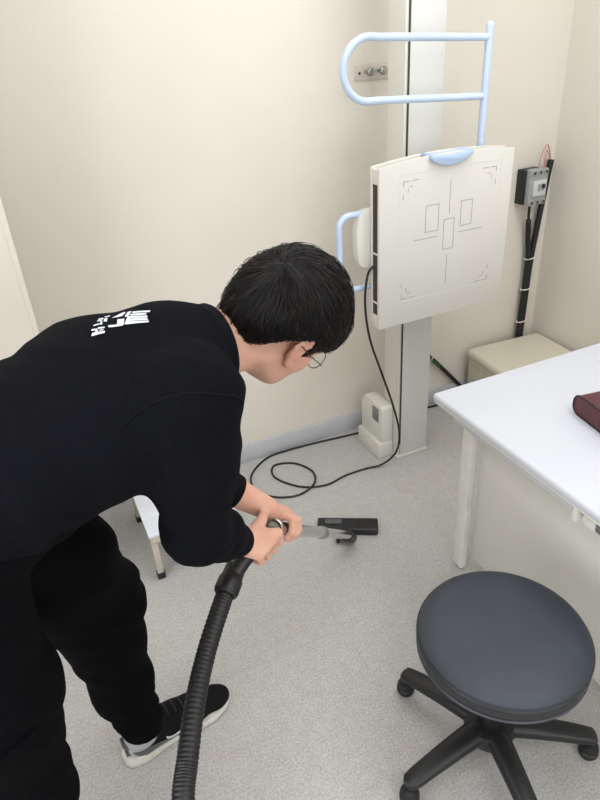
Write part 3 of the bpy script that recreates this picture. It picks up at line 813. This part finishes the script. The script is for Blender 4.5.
# ---------------- clothing
def folds(P, amp, k1, k2, ph=0):
    a = P @ A3(k1)+1.6*np.sin(P @ A3(k2)+ph)+ph
    return amp*(np.sin(a)+.5*np.sin(1.7*a+1.3+P @ A3(k2)*.7))
S = Field.uni((-.42, .68, .66), (.36, 1.33, 1.36), .0055)
mid = HIP*.5+CH*.5+A3((0, .005, .060))
W0 = A3((-.22, .955, 1.015))
S.econe(W0, mid, LAT, (.178, .120), (.182, .118), .03)
S.econe(mid, CH, LAT, (.182, .118), (.195, .130), .04)
S.econe(CH, NB-A3((.065, 0, .004)), LAT, (.195, .128), (.120, .092), .04)
S.econe(NB-A3((.08, 0, .004)), NB+A3((.020, .000, .002)), A3((0, 1, 0)), (.110, .090), (.076, .070), .03)
for s2, e2_, w2, far in ((SHR, ELR, WRR, 0), (SHL, ELL, WRL, 1)):
    S.cone(CH*.45+NB*.55, s2, .080, .070 if far else .074, .05)
    S.chain([s2, s2*.55+e2_*.45, e2_], [.074, .070, .055], .03)
    dd = w2-e2_; fin = e2_+dd*(.62 if far else .90)
    S.chain([e2_, e2_*.5+fin*.5, fin], [.056, .048, .036], .03)
# drape under the chest to the belly
S.econe(W0+A3((.02, 0, -.03)), CH+A3((-.04, 0, -.030)), LAT, (.15, .10), (.13, .09), .04)
def sweat(P, F):
    el = np.linalg.norm(P-ELR, axis=-1); el2 = np.linalg.norm(P-ELL, axis=-1)
    axp = np.linalg.norm(P-(SHR*.75+CH*.25-A3((0, 0, .08))), axis=-1)
    f = folds(P, .0016, (20, 5, 55), (14, 22, 8))
    f = f+folds(P, .0040, (60, -25, 95), (18, 30, 12), .8)*np.exp(-(np.minimum(el, el2)/.085)**2)
    f = f+folds(P, .0036, (95, 30, 35), (10, 25, 22), 2.)*np.exp(-(axp/.10)**2)
    f = f+folds(P, .0014, (110, 12, 20), (12, 18, 25), 1.2)*np.exp(-((P[..., 0]+.12)/.10)**2)
    return F+f
S.apply(sweat)
def cuts(P, F):
    dR = (WRR-ELR)/np.linalg.norm(WRR-ELR); dL = (WRL-ELL)/np.linalg.norm(WRL-ELL)
    c1 = ELR+(WRR-ELR)*.93; c2 = ELL+(WRL-ELL)*.66
    nearR = np.linalg.norm(P-c1, axis=-1) < .10; nearL = np.linalg.norm(P-c2, axis=-1) < .10
    F = np.where(nearR, np.maximum(F, (P-c1) @ dR), F); F = np.where(nearL, np.maximum(F, (P-c2) @ dL), F)
    a5, b5, c5 = A3((.000, 1.02, .925)), A3((-.130, .82, 1.020)), A3((-.30, .955, 1.13)); nn = np.cross(b5-a5, c5-a5); nn /= np.linalg.norm(nn)
    if nn[0] < 0: nn = -nn
    F = np.maximum(F, -((P-a5) @ nn))      # hem
    return F
S.apply(cuts)
# flat neck opening
nd = nk1-nk0; nd /= np.linalg.norm(nd); ncc = NB+nd*.007+A3((0, 0, .001))
def ncut(P, F):
    near = np.linalg.norm(P-ncc, axis=-1) < .15
    return np.where(near, np.maximum(F, (P-ncc) @ nd), F)
S.apply(ncut, ncc-.155, ncc+.155)
sw = finish('sweatshirt', S.mesh('sweatshirt', 2), 'cloth'); place(sw, pr_)
swt = BVHTree.FromPolygons([v.co.copy() for v in sw.data.vertices], [tuple(p.vertices) for p in sw.data.polygons])
def onshirt(a, d, r=.3):
    h = swt.ray_cast(V(a), V(d).normalized(), r); return h
# ribbed collar
def loop_on(center, ax, r0, n=48, inset=.0, e=None):
    ax = V(ax).normalized(); u = V((0, 1, 0)); u = (u-ax*u.dot(ax)).normalized(); w_ = ax.cross(u); out = []
    for k in range(n):
        a = 2*math.pi*k/n; d = u*math.cos(a)+w_*math.sin(a)
        h = swt.ray_cast(V(center)+d*r0, -d, r0)
        if h[0] is not None: out.append(h[0]+d*inset)
    return out
nu = np.cross(nd, A3((0, 0, 1))); nu /= np.linalg.norm(nu); nv = np.cross(nu, nd)
b = MB(); rings = []
for a in [2*math.pi*k/60 for k in range(60)]:
    d = nu*math.cos(a)*.069+nv*math.sin(a)*.0665; q = ncc+d; dn = d/np.linalg.norm(d)
    prof7 = [(-.014, .006), (-.010, .0095), (.004, .0085), (.010, .0050), (.011, .000), (.008, -.004), (-.010, -.010)]
    rings.append([b.bm.verts.new(V(q+nd*s7+dn*r7)) for s7, r7 in prof7])
for k in range(60):
    A_, B2 = rings[k], rings[(k+1) % 60]
    for m in range(6): b.bm.faces.new((A_[m], A_[m+1], B2[m+1], B2[m]))
b.build('collar', 'cloth_rib', sw).location = (0, 0, 0)
# cuffs
for e3, w3, t3_, r3 in ((ELR, WRR, .90, .0350), (ELL, WRL, .62, .040)):
    d = V(w3-e3).normalized(); c = V(e3+(w3-e3)*t3_)
    b = MB(); b.lathe([(r3*.8, -.020), (r3+.0015, -.018), (r3+.0020, 0), (r3-.001, .016), (r3-.005, .019), (r3-.008, .012)], d, c, 40)
    b.build('cuff', 'cloth_rib', sw).location = (0, 0, 0)
# shoulder seams
SEAM = [(0.0701, 0.8163, 1.1681), (0.0889, 0.8203, 1.1801), (0.107, 0.8133, 1.1932), (0.1269, 0.7968, 1.2071), (0.1467, 0.7862, 1.2146), (0.1664, 0.7791, 1.2155), (0.1863, 0.7751, 1.2116), (0.2072, 0.7748, 1.2024), (0.2262, 0.7812, 1.1918), (0.2367, 0.7877, 1.1821), (.248, .800, 1.165)]
for mir in (0, 1):
    pts = []
    for q in spline([V((x, 2.0-y if mir else y, z-(.04 if mir else 0))) for x, y, z in SEAM], 6):
        n7 = swt.find_nearest(q)
        if n7[0] is not None: pts.append(n7[0]+n7[1]*.0004)
    pts = [sum((pts[min(max(k+d_, 0), len(pts)-1)] for d_ in range(-3, 4)), V((0, 0, 0)))/7 for k in range(len(pts))]
    MB().tube(pts, .0019, 8).build('seam', 'cloth_rib', sw).location = (0, 0, 0)
# white lettering across the shoulders: a large line and a small line below it
PRN = {'large_letter': [[[(0.0997, 0.9867), (0.1229, 0.9776), (0.1209, 0.971), (0.0992, 0.9791)], [(0.1176, 0.9991), (0.1275, 0.9909), (0.1223, 0.9734), (0.1126, 0.9788)], [(0.1339, 0.9947), (0.1607, 0.9699), (0.1587, 0.9642), (0.1315, 0.9882)],
 [(0.1307, 0.9868), (0.1583, 0.9625), (0.1585, 0.9575), (0.1285, 0.9788)], [(0.1271, 0.9783), (0.1587, 0.9551), (0.1575, 0.9509), (0.1245, 0.9706)], [(0.1337, 0.9938), (0.1371, 0.9903), (0.1287, 0.9677), (0.1233, 0.9725)]],
 [[(0.1106, 1.0135), (0.1267, 1.0053), (0.1355, 1.0178), (0.1312, 1.0235)], [(0.1381, 1.0152), (0.1441, 1.01), (0.1337, 0.9938), (0.129, 0.9982)], [(0.1448, 1.0065), (0.1687, 0.9822), (0.1665, 0.9778), (0.1425, 1.0003)], [(0.1397, 0.9991), (0.1617, 0.9795), (0.1595, 0.9747), (0.1372, 0.9933)]]],
 'small_letter': [[[(0.0741, 0.9855), (0.0826, 0.984), (0.0812, 0.9784), (0.0727, 0.9806)], [(0.0841, 0.9867), (0.094, 0.9847), (0.093, 0.9795), (0.0829, 0.9811)], [(0.0733, 0.9738), (0.0916, 0.9706), (0.0904, 0.9648), (0.0696, 0.9647)], [(0.0786, 0.9781), (0.0825, 0.9772), (0.0803, 0.9682), (0.0766, 0.9686)], [(0.0848, 0.9773), (0.0909, 0.9768), (0.0898, 0.9731), (0.0839, 0.9744)]],
 [[(0.0915, 1.0254), (0.0994, 1.0252), (0.0974, 1.0173), (0.0895, 1.0177)], [(0.0995, 1.0196), (0.1049, 1.0191), (0.1009, 1.0028), (0.0963, 1.0059)], [(0.0799, 0.9999), (0.0892, 1.0015), (0.0879, 0.996), (0.0783, 0.9949)], [(0.0916, 1.0075), (0.0948, 1.0068), (0.0919, 0.9943), (0.0888, 0.9944)], [(0.0879, 1.0153), (0.0957, 1.0142), (0.0945, 1.0096), (0.0868, 1.0107)], [(0.1022, 1.0297), (0.1113, 1.0296), (0.1093, 1.0236), (0.1009, 1.024)]]]}
for nm8, letters in PRN.items():
    for strokes in letters:
        b = MB(); lift8 = .0012
        for s8 in strokes:
            lift8 += .00008
            c = [A3(q) for q in s8]; g = []
            for i8 in range(7):
                row = []
                for j8 in range(4):
                    q = (c[0]*(1-i8/6)+c[1]*i8/6)*(1-j8/3)+(c[3]*(1-i8/6)+c[2]*i8/6)*(j8/3)
                    h = swt.ray_cast(V((q[0], q[1], 1.5)), V((0, 0, -1)), .6)
                    row.append(b.bm.verts.new((h[0]+h[1]*lift8) if h[0] else V((q[0], q[1], 1.25))))
                g.append(row)
            for i8 in range(6):
                for j8 in range(3): b.bm.faces.new((g[i8][j8], g[i8+1][j8], g[i8+1][j8+1], g[i8][j8+1]))
        b.build(nm8, 'print', sw).location = (0, 0, 0)


T = Field.uni((-.48, .66, .07), (.16, 1.33, 1.10), .006)
T.econe(A3((-.31, .955, .92)), A3((-.20, .955, 1.005)), LAT, (.172, .125), (.166, .112), .03)
T.econe(A3((-.20, .955, 1.005)), A3((-.085, .962, 1.045)), LAT, (.166, .112), (.152, .106), .03)
T.cone(HR-A3((.03, 0, .02)), HR+A3((-.02, 0, -.06)), .120, .115, .04); T.cone(HL-A3((.03, 0, .02)), HL+A3((-.02, 0, -.06)), .120, .115, .04)
for h4, k4, a4, m0, far in ((HR, KNR, ANR, MDR, 0), (HL, KNL, ANL, MDL, 1)):
    T.chain([h4, m0, k4], [.122, .108, .090], .04)
    u4 = k4*.72+a4*.28+A3((-.016, 0, 0)); m4 = k4*.4+a4*.6+A3((-.014, 0, 0))
    T.chain([k4, u4, m4, a4+A3((.004, 0, .03))], [.086, .083, .070, .056], .04)
    if far: T.cone(m0+A3((-.05, 0, -.06)), u4+A3((-.02, 0, .04)), .080, .070, .05)
def tr(P, F):
    kn = np.minimum(np.linalg.norm(P-KNR, axis=-1), np.linalg.norm(P-KNL, axis=-1))
    f = folds(P, .0020, (8, 14, 42), (20, 9, 12), .4)+folds(P, .0042, (35, 20, 85), (16, 24, 10), 1.)*np.exp(-(kn/.11)**2)
    f = f+folds(P, .0045, (25, 10, 120), (22, 30, 8), 2.)*np.exp(-((P[..., 2]-.17)/.06)**2)
    return np.maximum(F+f, .104-P[..., 2])
T.apply(tr)
tro = finish('trousers', T.mesh('trousers', 2), 'pants'); place(tro, pr_)
trt = BVHTree.FromPolygons([v.co.copy() for v in tro.data.vertices], [tuple(p.vertices) for p in tro.data.polygons])
# cargo pocket flap on the right thigh
def patch(name, x0, x1, z0, z1, off, th, m, par, y0=.60, n=14):
    b = MB(); g = []; g2 = []
    for i in range(n+1):
        ra = []; rb = []
        for j in range(n+1):
            x = x0+(x1-x0)*i/n; z = z0+(z1-z0)*j/n+.06*(x-x0)
            h = trt.ray_cast(V((x, y0, z)), V((0, 1, 0)), .5); y = h[0].y if h[0] else .8
            ra.append(b.bm.verts.new((x, y-off-th, z))); rb.append(b.bm.verts.new((x, y+.004, z)))
        g.append(ra); g2.append(rb)
    for i in range(n):
        for j in range(n): b.bm.faces.new((g[i][j], g[i+1][j], g[i+1][j+1], g[i][j+1]))
    per = [(i, 0) for i in range(n)]+[(n, j) for j in range(n)]+[(i, n) for i in range(n, 0, -1)]+[(0, j) for j in range(n, 0, -1)]
    for (a, c), (d, e) in zip(per, per[1:]+per[:1]): b.bm.faces.new((g[a][c], g2[a][c], g2[d][e], g[d][e]))
    o = b.build(name, m, par); o.location = (0, 0, 0); return o
patch('pocket', -.33, -.175, .53, .68, .003, .003, 'pants', tro)
patch('pocket_flap', -.335, -.168, .655, .715, .007, .003, 'pants', tro)

# shoes: toe direction d, heel position
def shoe(heel, ang):
    u = A3((math.cos(ang), math.sin(ang), 0)); v = A3((-math.sin(ang), math.cos(ang), 0)); z = A3((0, 0, 1))
    p = lambda a, s, c: heel+u*a+v*s+z*c
    L = [(0.0, .030), (.04, .034), (.09, .033), (.14, .037), (.19, .046), (.23, .045), (.265, .034)]
    U = Field.uni(heel-A3((.10, .12, .0)), heel+A3((.36, .16, .17)), .0032)
    ax = np.array([u, v, z])
    U.econe(p(.030, 0, .055), p(.046, 0, .088), v, (.036, .044), (.043, .049), .02)
    U.econe(p(.05, 0, .080), p(.125, .002, .062), v, (.040, .040), (.034, .032), .02)
    U.econe(p(.035, 0, .045), p(.12, .002, .050), v, (.033, .035), (.034, .040), .02)
    U.econe(p(.10, .002, .060), p(.17, .006, .040), v, (.031, .038), (.039, .030), .03)
    U.econe(p(.17, .006, .036), p(.235, .004, .030), v, (.040, .030), (.037, .026), .03)
    U.ell(p(.252, .000, .030), ax, (.036, .034, .022), .02)
    U.econe(p(.046, 0, .145), p(.042, 0, .100), v, (.038, .044), (.037, .043), .006, 'sub')   # opening
    def low(P, F): return np.maximum(F, .020-(P[..., 2]))
    U.apply(low)
    sh = finish('shoe', U.mesh('shoe', 2), 'shoe'); place(sh, pr_)
    ut = BVHTree.FromPolygons([q.co.copy() for q in sh.data.vertices], [tuple(f.vertices) for f in sh.data.polygons])
    prof_ = [(-.030, .0), (-.026, .018), (-.012, .031), (.02, .038), (.06, .036), (.10, .0345), (.14, .038), (.18, .046), (.215, .048), (.25, .040), (.275, .026), (.287, .0)]
    half = spline([V((a, w5, 0)) for a, w5 in prof_], 5)
    ring5 = [(q.x, q.y) for q in half]+[(q.x, -q.y) for q in half[-2:0:-1]]
    b = MB(); lay = []
    for zi, (sc5, zf) in enumerate(((.90, 0), (.97, .12), (1, .35), (1.0, .7), (.955, 1.0))):
        row = []
        for a, s5 in ring5:
            top = .036-.040*min(1, max(0, (a)/.22))+(.020*max(0, (a-.20)/.09)**2)
            top = max(top, .022)
            toe = .010*max(0, (a-.20)/.09)**2
            gz = .0016*math.sin(a*380) if (a < .15 and 0 < zi < 4) else 0
            mid5 = .125
            row.append(b.bm.verts.new(p(mid5+(a-mid5)*(sc5 if zi in (0, 4) else 1), (s5+math.copysign(gz, s5))*sc5, .001+toe*(1-zf)+(top-.001)*zf)))
        lay.append(row)
    for r8, r9 in zip(lay, lay[1:]):
        for q in range(len(r8)): b.bm.faces.new((r8[q], r8[(q+1) % len(r8)], r9[(q+1) % len(r8)], r9[q]))
    b.bm.faces.new(lay[0]); b.bm.faces.new(lay[-1])
    o = b.build('sole', 'sole', sh); o.location = (0, 0, 0)
    # grey heel panel, swoosh mark and laces pressed on the upper
    def onup(a, s, c, sd):
        h = ut.ray_cast(V(p(a, sd*.12, c)), V(-v*sd), .2); return h[0]
    for sd in (-1, 1):
        b = MB(); g = []
        n1, n2 = 14, 8
        for i in range(n1+1):
            t = i/n1; row = []
            for j in range(n2+1):
                a = -.022+.118*t; c = .032+(.050-.040*t**1.3)*j/n2
                q = onup(a, 0, c, sd)
                if q is None: q = V(p(a, sd*.012, c))
                row.append(b.bm.verts.new(q-V(-v*sd)*.0022))
            g.append(row)
        for i in range(n1):
            for j in range(n2): b.bm.faces.new((g[i][j], g[i+1][j], g[i+1][j+1], g[i][j+1]))
        o = b.build('heel_panel', 'shoe_gray', sh); o.location = (0, 0, 0)
        # swoosh: upper and lower outline in (along, height)
        ups = [(.090, .066), (.098, .056), (.112, .0500), (.134, .054), (.170, .070)]
        los = [(.090, .066), (.093, .049), (.110, .0400), (.138, .045), (.170, .070)]
        U1 = spline([V((a, c, 0)) for a, c in ups], 6); L1 = spline([V((a, c, 0)) for a, c in los], 6)
        b = MB(); rr_ = []
        for q1, q2 in zip(U1, L1):
            r5 = []
            for j in range(4):
                m5 = q1.lerp(q2, j/3); h5 = onup(m5.x-.01, 0, m5.y, sd)
                if h5 is None: h5 = V(p(m5.x, sd*.03, m5.y))
                r5.append(b.bm.verts.new(h5+V(v*sd)*.0030+V((0, 0, .001))))
            rr_.append(r5)
        for r6, r7 in zip(rr_, rr_[1:]):
            for j in range(3): b.bm.faces.new((r6[j], r7[j], r7[j+1], r6[j+1]))
        o = b.build('side_mark', 'print', sh); o.location = (0, 0, 0)
    # laces
    for k in range(4):
        a = .105+.022*k; pts = []
        for s_ in np.linspace(-.018, .018, 7):
            h = ut.ray_cast(V(p(a+.006*(1 if s_ > 0 else -1)*0, s_, .20)), V((0, 0, -1)), .25)
            if h[0]: pts.append(h[0]+V((0, 0, .0012)))
        if len(pts) > 2: MB().tube(pts, .0028, 8).build('lace', 'black_rub', sh).location = (0, 0, 0)
    for a, m_ in ((.086, 'lace_loop'), (-.008, 'heel_pull_tab')):
        c = V(p(a, 0, .108 if a > 0 else .105))
        pts = arc(c, .010, -20, 200, 12, V(u)*.6, V(z)*1.5)
        o = MB().tube(pts, .0032, 8).build(m_, 'sock' if a > 0 else 'black_rub', sh); o.location = (0, 0, 0)
    return sh, p
shoe(A3((-.062, 1.128, 0)), math.radians(11))
shoe(A3((-.335, .797, 0)), math.radians(2))
for an in (ANL, ANR):
    Q = Field.uni(an-A3((.09, .08, .095)), an+A3((.14, .12, .10)), .004); Q.cone(an+A3((-.012, 0, .08)), an+A3((-.006, 0, 0)), .041, .040, .01); Q.cone(an, an+A3((.10, .020, -.055)), .036, .026, .02); Q.cone(an, an+A3((-.022, 0, -.050)), .038, .028, .02)
    place(finish('sock', Q.mesh('sock', 2), 'sock'), pr_)

# ------------------------------------------------------------------ the vacuum cleaner
vc = thing('vacuum_cleaner', 'vacuum cleaner with ribbed black hose, metal wand and flat floor nozzle held by the person', 'vacuum cleaner', loc=(.5, 1.2, 0))
hand_pts = spline([V(HCUFF), V(HCUFF*.55+HG*.45+A3((0, 0, .004))), V(HG), V(WT-WD*.004)], 10)
MB().tube(hand_pts[:-6], .0185, 24).build('handle', 'black_pl', vc)
MB().tube(hand_pts[-9:], .0192, 24).build('grip_sleeve', 'olive', vc)
b = MB(); b.lathe([(.0192, -.006), (.0215, -.004), (.0215, .006), (.019, .008), (.017, .006)], V(WD), V(WT), 32); b.build('grip_ring', 'steel', vc)
J = V(WJ); D = V(WD)
b = MB(); b.tube([V(WT)-D*.01, V(WT)+(J-V(WT))*.5], .0165, 28); b.build('upper_wand', 'chrome', vc)
b = MB(); b.tube([V(WT)+(J-V(WT))*.5, J-D*.05], .0150, 28); b.build('lower_wand', 'chrome', vc)
b = MB(); c = V(WT)+(J-V(WT))*.5; b.lathe([(.0165, -.02), (.0185, -.018), (.0185, .018), (.0152, .02)], D, c, 28); b.build('wand_joint', 'steel', vc)
# floor nozzle, long axis across the wand heading
nc = V((.853, 1.634, 0)); la = V((.870, -.493, 0)); lb = V((.493, .870, 0)); hw, hd = .113, .034
b = MB(); b.box((-hw, -hd, .004), (hw, hd, .030), .006, 3)
for v6 in b.bm.verts: v6.co = nc+la*v6.co.x+lb*v6.co.y+V((0, 0, v6.co.z))
b.build('floor_nozzle', 'black_pl', vc)
b = MB(); b.box((-.085, -.004, .029), (-.022, .020, .034), .002)
for v6 in b.bm.verts: v6.co = nc+la*v6.co.x+lb*v6.co.y+V((0, 0, v6.co.z))
b.build('pedal', 'shoe_gray', vc)
b = MB(); b.box((-hw+.004, -hd+.004, .0), (hw-.004, hd-.004, .006), .002)
for v6 in b.bm.verts: v6.co = nc+la*v6.co.x+lb*v6.co.y+V((0, 0, v6.co.z))
b.build('brush_strip', 'black_rub', vc)
b = MB(); b.tube(spline([nc-lb*.030+V((0, 0, .022))-la*.01, nc-lb*.062+V((0, 0, .028))-la*.012, J+V((0, 0, -.012)), J-D*.06], 8), lambda i, t: .016+.003*t, 20)
b.build('swivel_neck', 'black_pl', vc)
for s7 in (-1, 1):
    c = nc-lb*.068+la*(s7*.026-.008)+V((0, 0, .017)); MB().cyl(c-la*.006, c+la*.006, .016, n=24, bev=.002).build('wheel', 'black_rub', vc)
# hose
hs = [V(HCUFF), V((.200, .955, .617)), V((.137, .878, .587)), V((.084, .791, .572)), V((.039, .699, .555)), V((.012, .640, .540)), V((-.03, .52, .47)), V((-.07, .42, .33)), V((-.13, .34, .16)), (-.24, .28, .04), (-.45, .25, .028)]
hsp = spline(hs, 48)
b = MB(); b.tube(hsp[32:], lambda i, t: 0.0194+.0007*math.sin(i*1.45), 20); b.build('hose', 'black_rub', vc)
b = MB(); d0 = (hsp[34]-hsp[5]).normalized(); b.lathe([(.019, -.034), (.0225, -.030), (.0235, -.004), (.0265, .0), (.0270, .028), (.0245, .034), (.020, .035)], d0, hsp[8], 32); b.build('hose_cuff', 'black_pl', vc)


#LIGHTS#
# ------------------------------------------------------------------ lights
NT = 1
def ceiling_lamp(x, y, sx_, sy_, power, col=(1, .985, .96)):
    L = bpy.data.lights.new('ceiling_lamp', 'AREA'); L.shape = 'RECTANGLE'; L.size = sx_; L.size_y = sy_; L.energy = power; L.color = col
    o = bpy.data.objects.new('ceiling_lamp', L); COL.objects.link(o); o.location = (x, y, ZC-.035)
    global NT; NT += 1
    MB().box((x-sx_/2-.02, y-sy_/2-.02, ZC-.03), (x+sx_/2+.02, y+sy_/2+.02, ZC), .003).build('trim_%d' % NT, 'ceiling', None, True, 'structure')  # unseen fixture housing of the ceiling lamp
DAY = (.95, .965, 1.0)
ceiling_lamp(.9, -.6, 1.2, .6, 9, DAY)
ceiling_lamp(-.6, .5, .6, 1.2, 11, DAY)
ceiling_lamp(1.6, .7, .6, 1.8, 15, DAY)
ceiling_lamp(.9, 1.5, 1.2, .6, 7, DAY)
def added_window(n, c, axis, w_, h_, power):
    """window: unseen added frame with an area lamp to brighten the walls"""
    c = V(c); a = V((1, 0, 0)) if axis == 'y' else V((0, 1, 0)); nrm = V((0, 1, 0)) if axis == 'y' else V((1, 0, 0)); z = V((0, 0, 1))
    def bx(u0, u1, z0, z1, d0, d1):
        q = [c+a*u0+z*z0+nrm*d0, c+a*u1+z*z1+nrm*d1]; return [min(q[0][k], q[1][k]) for k in range(3)], [max(q[0][k], q[1][k]) for k in range(3)]
    b = MB()
    for u0, u1, z0, z1 in ((-w_/2-.05, w_/2+.05, h_/2, h_/2+.05), (-w_/2-.05, w_/2+.05, -h_/2-.05, -h_/2), (-w_/2-.05, -w_/2, -h_/2, h_/2), (w_/2, w_/2+.05, -h_/2, h_/2), (-.02, .02, -h_/2, h_/2)):
        b.box(*bx(u0, u1, z0, z1, .001, .03), .004)
    b.build('added_window_%d' % n, 'white', None, True, 'structure')
    L = bpy.data.lights.new('fill_light', 'AREA'); L.shape = 'RECTANGLE'; L.size = w_; L.size_y = h_; L.energy = power; L.color = (.92, .955, 1)  # fill lamp added to lift the upright surfaces, no known source
    o = bpy.data.objects.new('fill_light', L); COL.objects.link(o); o.location = c+nrm*.035
    o.rotation_euler = (math.radians(90), 0, math.radians(180) if axis == 'y' else math.radians(90))
    o.rotation_euler = (-nrm).to_track_quat('Z', 'Y').to_euler()
added_window(1, (.5, YF, 1.2), 'y', 2.2, 1.5, 20)
added_window(2, (XL, .0, 1.2), 'x', 1.6, 1.5, 22)
w = bpy.data.worlds.new('world'); scn.world = w; w.use_nodes = True
w.node_tree.nodes['Background'].inputs[0].default_value = (.9, .92, 1, 1); w.node_tree.nodes['Background'].inputs[1].default_value = .3
scn.view_settings.view_transform = 'Standard'; scn.view_settings.look = 'None'; scn.view_settings.gamma = 1; scn.view_settings.use_curve_mapping = False
scn.view_settings.exposure = 0.43
